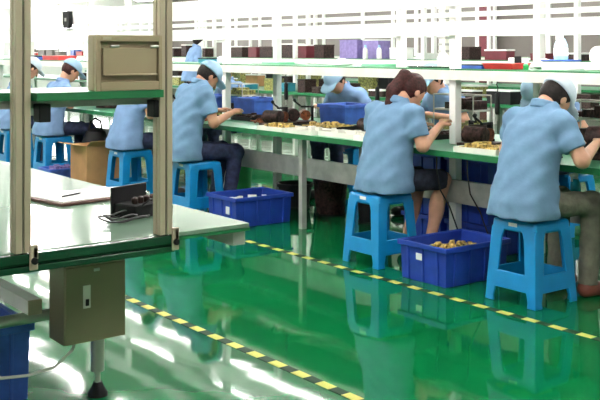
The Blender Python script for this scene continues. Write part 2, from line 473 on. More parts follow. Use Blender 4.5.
def make_crate(label, loc, sx=.54, sy=.40, sz=.235, m='crate', sticker=None, group=None, name='plastic_crate', ribs=True):
    t = thing(name, label, 'crate', loc, 0, group)
    th = .008; fl = .008
    def ring(z, off): return [(-sx/2+fl*(1-z/sz)+off,-sy/2+fl*(1-z/sz)+off),(sx/2-fl*(1-z/sz)-off,-sy/2+fl*(1-z/sz)+off),(sx/2-fl*(1-z/sz)-off,sy/2-fl*(1-z/sz)-off),(-sx/2+fl*(1-z/sz)+off,sy/2-fl*(1-z/sz)-off)]
    mb = MB()
    o0 = [(x,y,0) for x,y in ring(0,0)]; o1 = [(x,y,sz) for x,y in ring(sz,0)]
    i1 = [(x,y,sz) for x,y in ring(sz,th)]; i0 = [(x,y,.012) for x,y in ring(.012,th)]
    vs = o0+o1+i1+i0; fs = [(3,2,1,0),(12,13,14,15)]
    for k in range(4):
        j = (k+1)%4
        fs += [(k,j,4+j,4+k),(4+k,4+j,8+j,8+k),(8+k,8+j,12+j,12+k)]
    mb.add(vs, fs)
    if ribs:
        for u in (-.36,-.12,.12,.36):
            for s in (-1,1):
                x = u*sx; y0 = s*(sy/2-fl); y1 = s*sy/2
                pts_b = [(x-.007,y0-s*.004),(x+.007,y0-s*.004),(x+.007,y0+s*.009),(x-.007,y0+s*.009)]
                pts_t = [(x-.007,y1-s*.004),(x+.007,y1-s*.004),(x+.007,y1+s*.009),(x-.007,y1+s*.009)]
                if s < 0: pts_b, pts_t = pts_b[::-1], pts_t[::-1]
                mb.hexa([(a,b,0.004) for a,b in pts_b], [(a,b,sz-.02) for a,b in pts_t])
        for u in (-.32,0,.32):
            for s in (-1,1):
                y = u*sy; x0 = s*(sx/2-fl); x1 = s*sx/2
                pb = [(x0-s*.004,y-.007),(x0+s*.009,y-.007),(x0+s*.009,y+.007),(x0-s*.004,y+.007)]
                pt = [(x1-s*.004,y-.007),(x1+s*.009,y-.007),(x1+s*.009,y+.007),(x1-s*.004,y+.007)]
                if s < 0: pb, pt = pb[::-1], pt[::-1]
                mb.hexa([(a,b,.004) for a,b in pb], [(a,b,sz-.02) for a,b in pt])
    part('shell', mb, m, t, bevel=.0025)
    r = MB(); e = .014
    O = [(-sx/2-e,-sy/2-e),(sx/2+e,-sy/2-e),(sx/2+e,sy/2+e),(-sx/2-e,sy/2+e)]
    I = [(-sx/2+.001,-sy/2+.001),(sx/2-.001,-sy/2+.001),(sx/2-.001,sy/2-.001),(-sx/2+.001,sy/2-.001)]
    z0, z1 = sz-.028, sz+.004
    vs = [(x,y,z0) for x,y in O]+[(x,y,z1) for x,y in O]+[(x,y,z1) for x,y in I]+[(x,y,z0) for x,y in I]
    fs = []
    for k in range(4):
        j = (k+1)%4
        fs += [(k,j,4+j,4+k),(4+k,4+j,8+j,8+k),(8+k,8+j,12+j,12+k),(12+k,12+j,j,k)]
    r.add(vs, fs); part('rim', r, m, t, bevel=.004)
    if sticker:
        s = MB(); y, z, w, hh = sticker
        x = -sx/2-.0095+fl*(1-z/sz)*.6
        s.box((x-.004,y-w/2,z-hh/2),(x-.001,y+w/2,z+hh/2)); part('sticker', s, 'sticker', t, label='white sticker')
    return t

def heap(label, loc, sx, sy, n, m, cat='parts', name='small_parts', hz=.05, size=.03):
    mb = MB(); rnd = random.Random(n)
    for _ in range(n):
        x, y = rnd.uniform(-sx/2, sx/2), rnd.uniform(-sy/2, sy/2)
        z = rnd.uniform(0, hz*max(.2, 1-(2*x/sx)**2*.5-(2*y/sy)**2*.5))
        a, b, c = size*rnd.uniform(.5,1.3), size*rnd.uniform(.3,.7), size*rnd.uniform(.2,.5)
        mb.box((x-a/2,y-b/2,z),(x+a/2,y+b/2,z+c), rnd.uniform(0,PI))
    return solo(name, mb, m, label, cat, loc, 0, None, 0, 'stuff')

# ------------------------------------------------------------------ light levels
LAMP, LED, WIN = 70., 9., 7.
setup_mats()

# ------------------------------------------------------------------ room
RX0, RX1, RY0, RY1, RH = -4., 17.5, -4., 31., 3.4
struct('floor', MB().box((RX0-.2,RY0-.2,-.1),(RX1+.2,RY1+.2,0)), 'floor')
struct('ceiling', MB().box((RX0-.2,RY0-.2,RH),(RX1+.2,RY1+.2,RH+.1)), 'ceil')
struct('wall_left', MB().box((RX0-.2,RY0,0),(RX0,RY1,RH)), 'wallw')
struct('wall_front', MB().box((RX0,RY0-.2,0),(RX1,RY0,RH)), 'wallw')
struct('wall_right', MB().box((RX1,RY0,0),(RX1+.2,RY1,RH)), 'panelgrey')
# back wall with window openings
mb = MB(); wx = [(.2,3.4),(4.2,7.4),(8.2,11.4),(12.2,15.4)]
mb.box((RX0,RY1,0),(RX1,RY1+.2,.95)); mb.box((RX0,RY1,2.95),(RX1,RY1+.2,RH))
e = [RX0]+[v for p in wx for v in p]+[RX1]
for a, b in zip(e[0::2], e[1::2]): mb.box((a,RY1,.95),(b,RY1+.2,2.95))
struct('wall_back', mb, 'wallw')
for i, (a, b) in enumerate(wx):
    f = MB(); y0, y1 = RY1+.04, RY1+.10
    for x in (a, (2*a+b)/3, (a+2*b)/3, b-.06): f.box((x,y0,.95),(x+.06,y1,2.95))
    for z in (.95, 1.9, 2.89): f.box((a,y0+.005,z),(b,y1-.005,z+.06))
    w = struct('window_%d' % (i+1), f, 'white')
    part('glass', MB().box((a,RY1+.11,.95),(b,RY1+.12,2.95)), 'daylight', w)
# white mullions and rails dividing the right-hand partition
for i in range(12):
    y = 5.5+i*2.1
    struct('trim_%d' % (i+1), MB().box((RX1-.05,y,.0),(RX1,y+.12,RH)), 'white')
for i, z in enumerate((.9, 1.72, 2.5)):
    struct('trim_%d' % (i+13), MB().box((RX1-.04,RY0,z),(RX1-.002,RY1,z+.16)), 'white')

# ceiling lights: batten fixtures hung in rows over the benches, plus added fill rows
def ceiling_light(loc, label):
    t = thing('ceiling_light', label, 'ceiling light', loc, 0, 'ceiling batten lights')
    h = MB(); h.hexa([(-.15,-1.3,0),(.15,-1.3,0),(.15,1.3,0),(-.15,1.3,0)], [(-.06,-1.3,.09),(.06,-1.3,.09),(.06,1.3,.09),(-.06,1.3,.09)])
    part('housing', h, 'white', t)
    part('diffuser', MB().box((-.016,-1.27,-.04),(.016,1.27,-.001)), 'lamp', t)
    r = MB()
    for y in (-.9,.9): r.tube([(0,y,.09),(0,y,RH-3.05)], .008, 6)
    part('hanger', r, 'steel', t)
    return t
L0 = None
for x in (5.5, 6.9, 11.2, 15.2):
    for k in range(7):
        loc = (x, 6.2+k*3.6, 3.05)
        if L0 is None: L0 = ceiling_light(loc, 'white ceiling batten light hung in a row above the benches')
        else: dup(L0, loc)
for x in (.6, 3.1):  # unseen rows added as fill, brightening bench faces from the camera side
    for k in range(5): dup(L0, (x, .6+k*3.4, 3.05))
for x in (5.5, 6.9, 11.2): dup(L0, (x, 2.6, 3.05))  # further fill lamps added at the near row ends, lighting the backs

# floor tape
def tape(x, y0, y1, label):
    t = MB().box((-.024,0,0),(.024,y1-y0,.0012))
    return solo('floor_tape', t, 'tape', label, 'floor tape', (x,y0,.0004), 0, 'yellow and black floor tapes')
tape(4.0, 1.2, 14, 'yellow and black dashed floor tape running past the blue stools and crates')
tape(2.54, .9, 14, 'yellow and black dashed floor tape nearest the pale near bench')

# ------------------------------------------------------------------ benches
def bench(name, label, x0, y0, y1, front, back, legs, shelf_m='green_edge', group=None, channel=True, top='mat_green', rails=True, extra=()):
    t = thing(name, label, 'workbench', (x0,y0,0), 0, group); L = y1-y0
    part('tabletop', MB().box((0,0,.722),(1.25,L,.75)), top, t)
    part('edge_strip', MB().box((-.008,0,.716),(0,L,.754)), 'green_edge', t, label='green edge strip')
    part('edge_strip', MB().box((1.25,0,.716),(1.258,L,.754)), 'green_edge', t, label='green edge strip')
    part('table_rail', MB().box((.345,0,.672),(.415,L,.722)), 'greygal', t)
    part('table_rail', MB().box((.835,0,.672),(.905,L,.722)), 'greygal', t)
    for y in front: part('post', MB().box((.350,y-y0-.03,.755),(.410,y-y0+.03,2.35)), 'white', t, bevel=.004)
    for y in extra: part('post', MB().box((.350,y-y0-.026,1.2725),(.410,y-y0+.026,2.35)), 'white', t, bevel=.004)
    for y in back: part('post', MB().box((.840,y-y0-.03,.755),(.900,y-y0+.03,2.35)), 'white', t, bevel=.004)
    for y in legs:
        part('leg', MB().box((.10,y-y0-.022,0),(.144,y-y0+.022,.722)), 'greygal', t)
        part('leg', MB().box((1.19,y-y0-.022+.55,0),(1.234,y-y0+.022+.55,.722)), 'greygal', t)
    for y in front: part('leg', MB().box((.350,y-y0-.03,0),(.410,y-y0+.03,.672)), 'white', t)
    for y in back: part('leg', MB().box((.840,y-y0-.03,0),(.900,y-y0+.03,.672)), 'white', t)
    part('shelf_board', MB().box((.35,0,1.262),(.90,L,1.272)), shelf_m, t, label='green shelf top')
    part('shelf_rail', MB().box((.318,0,1.196),(.3495,L,1.262)), 'warmwhite', t)
    part('shelf_rail', MB().box((.9005,0,1.196),(.932,L,1.262)), 'warmwhite', t)
    if rails:
        h = MB().box((.412,0,1.515),(.56,L,1.60))
        part('lamp_housing', h, 'white', t)
        part('lamp_diffuser', MB().box((.43,0.02,1.508),(.53,L-.02,1.5149)), 'led', t)
        part('lamp_rail', MB().box((.318,0,1.500),(.3495,L,1.595)), 'white', t)
        part('upper_rail', MB().box((.318,0,1.622),(.3495,L,1.656)), 'white', t)
        part('upper_rail', MB().box((.9005,0,1.52),(.932,L,1.60)), 'white', t)
        part('top_beam', MB().box((.318,0,1.70),(.3495,L,1.80)), 'white', t)
        part('top_beam', MB().box((.318,0,1.96),(.3495,L,2.06)), 'white', t)
        part('top_beam', MB().box((.9005,0,1.78),(.932,L,1.92)), 'white', t)
    else:
        part('top_beam', MB().box((.318,0,2.20),(.3495,L,2.30)), 'white', t)
        part('lamp_rail', MB().box((.318,0,1.66),(.3495,L,1.70)), 'white', t)
    if channel:
        c = MB().box((.318,0,.365),(.3495,L,.52))
        part('cable_channel', c, 'greygal', t)
    return t
bench('workbench', 'long green-topped workbench with white posts where the row of workers sits', 4.5, 2.2, 18.,
      [2.3,4.69,7.58,10.5,13.4,16.3], [4.37,7.46,10.5,13.5,16.4], [3.2,6.08,9.0,11.9,14.8], extra=(5.23,))
bench('workbench', 'second workbench behind the front row, its shelf crowded with dark and purple goods', 8.9, 5., 26.,
      [7.0,9.5,12.4,15.3,18.2,21.1,24.], [6.9,9.8,12.7,15.6,18.5,21.4,24.3], [8.3,11.2,14.1,17.,19.9], channel=False, rails=False)
bench('workbench', 'farthest pale workbench with white posts along the grey partition', 13.2, 9., 29.,
      [9.6,12.2,14.8,17.4,20.,22.6,25.2,27.8], [9.9,12.5,15.1,17.7,20.3,22.9,25.5,28.], [11.,14.,17.,20.,23.], channel=False, rails=False)

# ------------------------------------------------------------------ near bench
nb = thing('workbench', 'white-and-green near workbench with beige aluminium uprights, empty of workers', 'workbench', (1.46,3.04,0))
part('tabletop', MB().box((-.60,0,.733),(.60,5.6,.75)), 'mat_pale', nb, bevel=.003, label='pale green glossy top')
part('edge_strip', MB().box((-.60,-.004,.722),(.60,.02,.7328)), 'green_edge', nb, label='green strip under the top edge')
mb = MB().box((-.50,-.030,.716),(.262,-.005,.7475)); mb.box((-.50,-.022,.709),(.262,-.005,.716)); mb.box((-.50,-.032,.688),(.262,-.005,.709))
part('end_beam', mb, 'green_dark', nb, bevel=.003, label='dark green end beam')
for s in (-.60,.545): part('side_beam', MB().box((s,.03,.665),(s+.055,5.5,.722)), 'greygal', nb)
def profile_post(x, y, z0, z1):
    p = MB(); w = .0255
    for sx in (-1,1):
        for sy in (-1,1):
            xa, xb = sorted((sx*.0035, sx*w)); ya, yb = sorted((sy*.0035, sy*w))
            p.box((xa,ya,z0),(xb,yb,z1))
    o = part('upright', p, 'alu', nb, (x,y,0), bevel=.002)
    part('slot', MB().box((-.021,-.021,z0+.001),(.021,.021,z1-.001)), 'groove', o, label='dark slot core')
    br = MB().box((-.012+.028,-.040,z0-.055),(.016+.028,-.033,z0+.025)); br.box((.0262,-.040,z0-.02),(.045,.0,z0+.02))
    part('bracket', br, 'alu', o, bevel=.003)
    bo = MB().tube([(.030,-.041,z0-.025),(.030,-.050,z0-.025)], .011, 10)
    part('bolt', bo, 'black', o, label='black bolt')
    return o
profile_post(-.288,-.0,.7502,2.3); profile_post(.230,-.0,.7502,2.3)
part('shelf_board', MB().box((-.60,.027,1.236),(.285,.36,1.262)).box((-.255,-.055,1.236),(.2035,.0265,1.262)), 'green_edge', nb, label='green-edged upper shelf')
part('shelf_bar', MB().box((-.55,.05,1.208),(.28,.08,1.2355)), 'greygal', nb)
for x in (-.262,.19):
    part('shelf_clamp', MB().box((x-.005+(.035 if x < 0 else 0),-.02,1.165),(x+.035+(.035 if x < 0 else 0),.035,1.225)), 'black', nb, bevel=.004, label='black corner clamp')
lg = part('leg', MB().tube([(.27,.61,.10),(.27,.61,.722)], .0275, 16), 'steel', nb)
ft = MB().lathe([(.012,.05),(.012,.115)], (.27,.61,0), 10)
part('levelling_stem', ft, 'steel', lg)
part('levelling_foot', MB().lathe([(.04,0),(.04,.012),(.026,.035),(.018,.055)], (.27,.61,0), 16), 'black', lg, label='black levelling foot')
part('leg', MB().tube([(-.55,.61,.0),(-.55,.61,.722)], .0275, 16), 'steel', nb)
for x in (-.55,.27): part('leg', MB().tube([(x,4.9,.0),(x,4.9,.722)], .0275, 16), 'steel', nb)
part('cross_tube', MB().tube([(-.55,.61,.362),(.27,.61,.362)], .0225, 14), 'steel', nb)
rl = MB().box((-.045,.555,.3865),(.010,4.9,.443)); 
part('under_rail', rl, 'white', nb, bevel=.003, label='ivory square rail under the bench')
part('rail_cap', MB().box((-.045,.548,.3865),(.010,.5545,.443)), 'alu', nb, bevel=.001)
# control box hung on the leg
cb = thing('control_box', 'olive metal control box with small switch under the near bench end', 'control box', (1.585,3.36,.315))
part('housing', MB().box((-.125,.0,0),(.122,.14,.305)), 'cabinet_d', cb, bevel=.004)
part('front_cover', MB().box((-.122,-.006,.003),(.119,-.0005,.285)), 'cabinet_d', cb, bevel=.002)
sw = part('switch_plate', MB().box((-.055,-.011,.13),(-.025,-.0065,.215)), 'warmwhite', cb, bevel=.002, label='pale switch plate')
part('switch', MB().box((-.047,-.017,.14),(-.033,-.0115,.165)), 'black', sw, bevel=.002)
part('latch', MB().box((-.012,-.011,.262),(.012,-.0065,.274)), 'steel', cb, bevel=.002)
mb = MB().box((.125,.1405,.12),(.165,.262,.15)); mb.box((.125,.1405,.22),(.165,.262,.25)); part('mount', mb, 'steel', cb)
# cabinet on the upper shelf
cab = thing('metal_cabinet', 'beige metal equipment cabinet on the green near shelf between the uprights', 'cabinet', (1.5375,2.992,1.2625))
bx = MB().box((-.125,.02,0),(.125,.065,.188)); part('housing', bx, 'cabinet', cab, bevel=.004)
fr = MB()
for lo, hi in (((-.125,0,0),(-.108,.0195,.188)),((.111,0,0),(.125,.0195,.188)),((-.108,0,.166),(.111,.0195,.188)),((-.108,0,0),(.111,.0195,.03))): fr.box(lo, hi)
part('front_frame', fr, 'cabinet', cab, bevel=.002)
d = MB().box((-.097,.004,.055),(.105,.0195,.145)); d.hexa([(-.097,-.006,.05),(.105,-.006,.05),(.105,.019,.05),(-.097,.019,.05)], [(-.097,-.006,.056),(.105,-.006,.056),(.105,.006,.058),(-.097,.006,.058)])
dr = part('door', d, 'cabinet', cab, bevel=.003)
for x in (-.07,.08): part('hinge', MB().tube([(x,.002,.150),(x+.03,.002,.150)], .005, 8), 'steel', dr)
part('nameplate', MB().box((-.10,-.002,.172),(-.07,-.0005,.181)), 'alu', cab)

# things on the near bench
cl = thing('clipboard', 'dark-edged board with white papers lying on the near bench top', 'clipboard', (1.83,3.98,.751), .15)
part('board', MB().box((-.21,-.14,0),(.19,.14,.012)), 'board', cl, bevel=.003)
p = MB().box((-.19,-.12,.0122),(.20,.15,.016)); p.box((-.10,-.10,.0162),(.24,.12,.019), -.2); part('paper', p, 'paper', cl)
solo('pen', MB().tube([(0,0,0),(.10,.05,0)], .004, 8).tube([(.10,.05,0),(.112,.056,0)], .002, 6), 'black', 'dark pen lying on the white papers of the clipboard', 'pen', (1.70,3.93,.7745))
dv = thing('power_adapter', 'black wired power unit with cable loops at the near bench edge by the upright', 'power unit', (1.82,3.43,.751), .35)
part('body', MB().box((-.10,-.05,0),(.10,.06,.055)), 'black', dv, bevel=.006)
part('back_panel', MB().box((-.11,.062,0),(.09,.072,.115)), 'black', dv, bevel=.003)
tm = MB()
for k in range(5): tm.lathe([(.011,0),(.013,.008),(.013,.02),(.006,.026)], (-.07+k*.033,-.02,.0555), 10)
part('terminal', tm, 'darkpart', dv)
c = MB()
for k, r in enumerate((.08,.10,.065)):
    pts = [(-.12+math.cos(a)*r*1.1-.02*k, -.03+math.sin(a)*r*.8, .012+.007*k+.006*math.sin(3*a)) for a in [i*2*PI/28 for i in range(27)]]
    c.tube(pts, .0032, 6)
c.tube([(.10,0,.03),(.15,-.02,.02),(.20,.02,.006),(.24,.10,.006),(.20,.16,.006),(.10,.15,.006)], .0035, 6)
c.tube([(-.06,-.05,.05),(-.05,-.08,.075),(.02,-.085,.07),(.06,-.05,.06)], .004, 6)
part('cable', c, 'cable', dv)
# blue crate and white cable below the near bench
make_crate('blue crate under the near bench, cut by the left photo edge', (1.215,3.98,0),   .56, .42, .305, m='bluep', group='blue plastic crates', sticker=None)
solo('white_cable', MB().tube([(1.16,3.42,.28),(1.24,3.40,.235),(1.34,3.40,.225),(1.44,3.40,.235),(1.52,3.42,.28),(1.54,3.44,.306)], .006, 8), 'wcable', 'white cable sagging from the control box past the blue crate', 'cable')

# ------------------------------------------------------------------ stools and crates on the floor
S0 = make_stool('bright blue plastic stool under the capped worker nearest the right edge', (4.335,3.585,0), 'blue plastic stools')
o = part('sticker', MB().box((-.1545,-.03,.425),(-.1525,.03,.445)), 'sticker', S0, label='white sticker')
for loc, lb in (((4.315,4.825,0),'bright blue plastic stool under the ponytailed woman'),
                ((4.29,7.13,0),'bright blue plastic stool under the man working behind the beige upright'),
                ((4.28,8.32,0),'bright blue plastic stool beside the open cardboard box'),
                ((4.29,10.15,0),'bright blue plastic stool under the worker left of the cardboard box'),
                ((4.29,11.30,0),'farthest bright blue plastic stool, partly behind the left upright')):
    dup(S0, loc, 0, lb)
for loc, lb in (((6.15,7.25,0),'shaded blue stool beyond the bench under the worker facing left'),
                ((6.15,6.2,0),'blue stool in shade beyond the bench behind the ponytailed woman\'s knees'),
                ((6.15,4.75,0),'blue stool in shade beyond the bench behind the right-hand man')):
    dup(S0, loc, 0, lb)
make_crate('blue floor crate of yellow parts between the two nearest stools', (4.395,4.235,0), .54, .39, .232, sticker=(.02,.155,.05,.04), group='blue plastic crates')
heap('yellow and black parts heaped in the crate between the two nearest stools', (4.395,4.235,.14), .44, .29, 150, 'gold', 'parts', 'small_parts', .06, .04)
make_crate('blue floor crate beside the man in jeans, pale boards inside', (4.475,6.60,0), .54, .41, .232, sticker=(-.10,.13,.05,.06), group='blue plastic crates')
heap('pale boards lying in the crate beside the man in jeans', (4.475,6.60,.15), .40, .26, 60, 'warmwhite', 'parts', 'circuit_boards', .04, .06)
for i, (x, y, lb) in enumerate(((5.18,4.63,'bottom'),(5.18,5.07,'bottom'))):
    for k in range(3):
        make_crate('%s blue crate of the stack under the bench %s' % (('lowest','middle','topmost')[k], ('nearer the right-hand man','nearer the ponytailed woman')[i]),
                   (x,y,k*.222), .50, .38, .218, group='blue crates stacked under the bench')
# cardboard box
cbx = thing('cardboard_box', 'open brown cardboard box with a flap between two blue stools', 'box', (4.36,9.22,0))
m = MB(); a, b, H, th = .20, .19, .44, .006
for lo, hi in (((-a,-b,0),(a,-b+th,H)),((-a,b-th,0),(a,b,H)),((-a,-b+th,0),(-a+th,b-th,H)),((a-th,-b+th,0),(a,b-th,H)),((-a+th,-b+th,0),(a-th,b-th,th))): m.box(lo, hi)
part('carton', m, 'carton', cbx)
part('flap', MB().hexa([(-a,-b,H),(-a,b,H),(-a-.14,b,H+.02),(-a-.14,-b,H+.02)], [(-a,-b,H+th),(-a,b,H+th),(-a-.14,b,H+.02+th),(-a-.14,-b,H+.02+th)]), 'carton', cbx)
part('flap', MB().hexa([(a,-b-.0,H),(-a,-b,H),(-a,-b-.10,H+.05),(a,-b-.10,H+.05)], [(a,-b,H+th),(-a,-b,H+th),(-a,-b-.10,H+.05+th),(a,-b-.10,H+.05+th)]), 'carton', cbx)
part('flap', MB().hexa([(a,-b,H),(a,b,H),(a+.06,b,H+.11),(a+.06,-b,H+.11)], [(a+.006,-b,H),(a+.006,b,H),(a+.066,b,H+.11),(a+.066,-b,H+.11)]), 'carton', cbx)
make_crate('small blue crate of lilac bags on the floor left of the cardboard box', (4.22,9.74,0), .40, .30, .16, m='bluep', name='plastic_crate', ribs=False)
heap('lilac plastic bags piled in the small crate left of the cardboard box', (4.22,9.74,.10), .30, .2, 40, 'purple', 'bags', 'plastic_bags', .08, .07)
bg = thing('tote_bag', 'dark grey bag slumped on the floor behind the cardboard box', 'bag', (4.62,9.80,0))
m = MB(); m.lathe([(.14,0),(.17,.06),(.17,.22),(.15,.40),(.10,.52),(.04,.545)], (0,0,0), 14); part('pouch', m, 'black', bg)
part('strap', MB().tube([(-.08,0,.50),(-.06,0,.62),(0,0,.66),(.06,0,.62),(.08,0,.50)], .012, 8), 'black', bg)

# ------------------------------------------------------------------ people
FR = 'workers seated along the near side of the bench'
BR = 'workers seated on the far side of the bench'
person('person in blue shirt and whitish cap on the nearest stool at right, back turned', (4.30,3.585,0), -.08, tall=1.04, hx=.225, hz=1.12, pitch=.85, capm='capw',
       legm='olive', shoem='shoer', elb_r=(.12,-.29,.80), elb_l=(.12,.28,.81), hand_r=(.42,-.14,.875), hand_l=(.42,.08,.875), width=1.05, h=.009, group=FR)
person('person with dark red ponytail, light blue shirt and bare calves on blue stool', (4.335,4.79,0), 0, hx=.225, hz=1.12, pitch=.7, capm=None, female=True, hairm='hairr', width=1.10, lean=.75,
       legm='shorts', bare=True, knee=(.42,.11), foot=(.28,.11), elb_r=(.09,-.25,.78), elb_l=(.09,.26,.80), hand_r=(.39,-.13,.91), hand_l=(.40,.08,.88), h=.009, group=FR)
person('person in light blue shirt, jeans and cap bending over the bench beside the beige upright', (4.20,7.19,0), -.05, tall=1.1, hx=.235, hz=1.175, pitch=.7, skinm='skin2', width=1.12, lean=1.15,
       knee=(.44,.12), foot=(.36,.12), elb_r=(.14,-.27,.79), elb_l=(.14,.27,.81), hand_r=(.43,-.12,.875), hand_l=(.43,.10,.875), h=.009, group=FR)
person('person in pale blue shirt beside cardboard box, head hidden by beige cabinet', (4.25,8.32,0), 0, hx=.24, hz=1.13, pitch=.8, shirtm='shirt2', group=FR, elb_r=(.10,-.27,.80))
person('person in pale blue shirt and cap on the stool left of the cardboard box', (4.26,10.15,0), .0, hx=.23, hz=1.17, pitch=.55, shirtm='shirt2', hairm='hairr', group=FR)
person('person in greyish shirt and white cap half behind the left upright', (4.26,11.30,0), 0, hx=.23, hz=1.18, pitch=.6, capm='capw', shirtm='shirt2', group=FR)
person('person in light blue cap and shirt facing left with lowered head beyond blue bins', (6.12,7.22,0), PI+.15, hx=.27, hz=1.11, pitch=.7, shirtm='shirt2', face=True, lean=1.3, group=BR)
person('person in blue cap and shirt facing the camera beyond the ponytailed woman', (6.10,5.90,0), PI-.1, hx=.22, hz=1.15, pitch=.55, shirtm='shirt2', face=True, group=BR, capm='cap')
person('person in blue cap with bowed head beyond the right-hand man', (6.10,4.75,0), PI, hx=.29, hz=1.09, pitch=.95, shirtm='shirt2', face=True, lean=1.3, group=BR, legs=True)
person('person in pale shirt and white cap beyond the post beside the man in jeans', (6.10,9.25,0), PI, hx=.20, hz=1.19, pitch=.5, shirtm='shirt2', capm='capw', face=True, group=BR)
person('distant standing person in pale shirt seen through the bench shelves', (8.45,14.2,0), -.3, S=.86, hx=.12, hz=1.55, pitch=.3, shirtm='shirt2', capm=None, standing=True, lean=.6,
       hand_r=(.25,-.22,1.0), hand_l=(.28,.18,1.0), elb_r=(.03,-.27,1.1), elb_l=(.03,.27,1.1), h=.02)

# ------------------------------------------------------------------ things on the front bench
TZ = .7505; SZ = 1.2725
def bin_(label, loc, rz=0): 
    o = make_crate(label, loc, .34, .32, .17, m='bluep', name='storage_bin', ribs=False, group='blue bins on the bench'); o.rotation_euler = (0,0,rz); o['category'] = 'bin'; return o
bin_('bright blue bin on the bench behind the dark jigs, nearest the white post', (5.54,6.66,TZ), .1)
bin_('bright blue bin on the bench between the man in jeans and white post', (5.54,8.05,TZ), .1)
bin_('bright blue storage bin on the bench beside the pale-shirted far worker', (5.54,8.85,TZ), 0)
bin_('pale-lit blue storage bin on the bench left of the beige cabinet', (5.22,11.0,TZ), 0)
def jig(label, loc, rz=0., s=1.):
    t = thing('assembly_jig', label, 'jig', loc, rz, 'dark assembly jigs on the bench')
    part('base', MB().box((-.13*s,-.11*s,0),(.13*s,.11*s,.03*s)), 'darkpart', t, bevel=.004)
    b = MB(); b.tube([(-.07*s,-.08*s,.085*s),(-.07*s,.08*s,.085*s)], .055*s, 16); part('motor', b, 'darkpart', t, bevel=.006)
    w = MB()
    for k in range(3): w.tube([(.04*s,(-.05+k*.045)*s,.08*s),(.04*s,(-.018+k*.045)*s,.08*s)], .045*s, 14)
    part('winding', w, 'copper', t)
    c = MB().box((.095*s,-.02*s,.03*s),(.115*s,.02*s,.16*s)); c.box((0,-.012*s,.145*s),(.115*s,.012*s,.16*s)); part('clamp', c, 'black', t, bevel=.003)
    part('lever', MB().tube([(.0,0,.16*s),(-.05*s,.02*s,.20*s)], .008*s, 8).lathe([(.006*s,0),(.014*s,.008*s),(.014*s,.02*s),(.006*s,.028*s)], (-.05*s,.02*s,.195*s), 8), 'black', t)
    return t
jig('dark winding jig on the bench before the hands of the man in jeans', (4.86,6.74,TZ), .3)
jig('dark winding jig on the bench just right of the first white post, behind the others', (5.16,6.82,TZ), -.5)
jig('dark winding jig on the bench right of the ponytailed woman\'s hands', (4.92,4.49,TZ), .15, 1.0)
jig('dark winding jig behind the woman\'s hands beside the white post', (5.18,4.78,TZ), 1.1, .9)
jig('dark brown winding jig under the right-hand man\'s hands at the photo edge', (5.03,3.54,TZ), .3, 1.4)
jig('dark jig on the bench between the lowered-head worker and the woman', (4.97,5.64,TZ), -.3, .9)
jig('dark jig on the far bench end beside the half-hidden worker', (4.95,8.6,TZ), .3, .9)
jig('dark jig on the bench seen left of the cabinet before the capped worker', (4.95,10.05,TZ), .3, 1.1)
def tray(label, loc, sx, sy, m, contents, n, rz=0., size=.05):
    t = thing('parts_tray', label, 'tray', loc, rz, 'parts trays on the benches')
    b = MB().box((-sx/2,-sy/2,0),(sx/2,sy/2,.006))
    for lo, hi in (((-sx/2,-sy/2,.006),(sx/2,-sy/2+.006,.035)),((-sx/2,sy/2-.006,.006),(sx/2,sy/2,.035)),((-sx/2,-sy/2+.006,.006),(-sx/2+.006,sy/2-.006,.035)),((sx/2-.006,-sy/2+.006,.006),(sx/2,sy/2-.006,.035))): b.box(lo, hi)
    part('shell', b, m, t)
    rnd = random.Random(int(loc[1]*1000)); c = MB()
    for _ in range(n):
        x, y = rnd.uniform(-.42,.42)*sx, rnd.uniform(-.42,.42)*sy
        w, l, hh = size*rnd.uniform(.5,1.2), size*rnd.uniform(.4,1), rnd.uniform(.012,.05)
        c.box((x-w/2,y-l/2,.007),(x+w/2,y+l/2,.007+hh), rnd.uniform(-.6,.6))
    part('contents', c, contents, t, kind='stuff')
    return t
for a in (('tray of yellow boards on the bench edge right of the woman\'s hands', (4.68,4.22,TZ), .26, .34, 'warmwhite', 'gold', 60, .05),
          ('tray of yellow boards at the elbow of the lowered-head worker', (4.98,6.24,TZ), .36, .46, 'black', 'gold', 70, .1),
          ('shallow pale tray on the bench edge left of the woman', (4.70,5.62,TZ), .24, .42, 'warmwhite', 'warmwhite', 12, 0),
          ('tray of yellow boards deeper on the bench behind the right-hand man\'s shoulder', (5.14,4.05,TZ), .30, .44, 'black', 'olivepcb', 60, 0),
          ('tray of dark parts on the bench beyond the right-hand man\'s hands', (5.385,3.50,TZ), .25, .5, 'black', 'darkpart', 50, 0),
          ('tray of olive boards before the blue-capped worker facing the camera', (5.31,5.74,TZ), .34, .42, 'black', 'olivepcb', 50, 0),
          ('cream tray on the bench edge beside the black tray of yellow boards', (4.655,6.02,TZ), .26, .34, 'warmwhite', 'warmwhite', 10, 0),
          ('tray of dark parts behind the arms of the man in jeans', (5.13,7.50,TZ), .32, .40, 'black', 'darkpart', 40, 0),
          ('tray of olive boards behind the blue bins on the bench', (5.10,7.95,TZ), .3, .36, 'black', 'olivepcb', 40, 0),
          ('tray of pale boards beside the half-hidden worker', (4.80,9.0,TZ), .34, .5, 'white', 'warmwhite', 20, 0),
          ('tray of pale boards before the worker left of the cardboard box', (4.85,10.85,TZ), .34, .5, 'white', 'olivepcb', 30, 0),
          ('tray of pale boards far along the bench by the left upright', (4.85,11.7,TZ), .34, .6, 'white', 'warmwhite', 20, 0),
          ('far tray of red-brown parts at the left photo edge', (4.9,12.9,TZ), .4, .7, 'white', 'copper', 30, 0)):
    tray(*a)
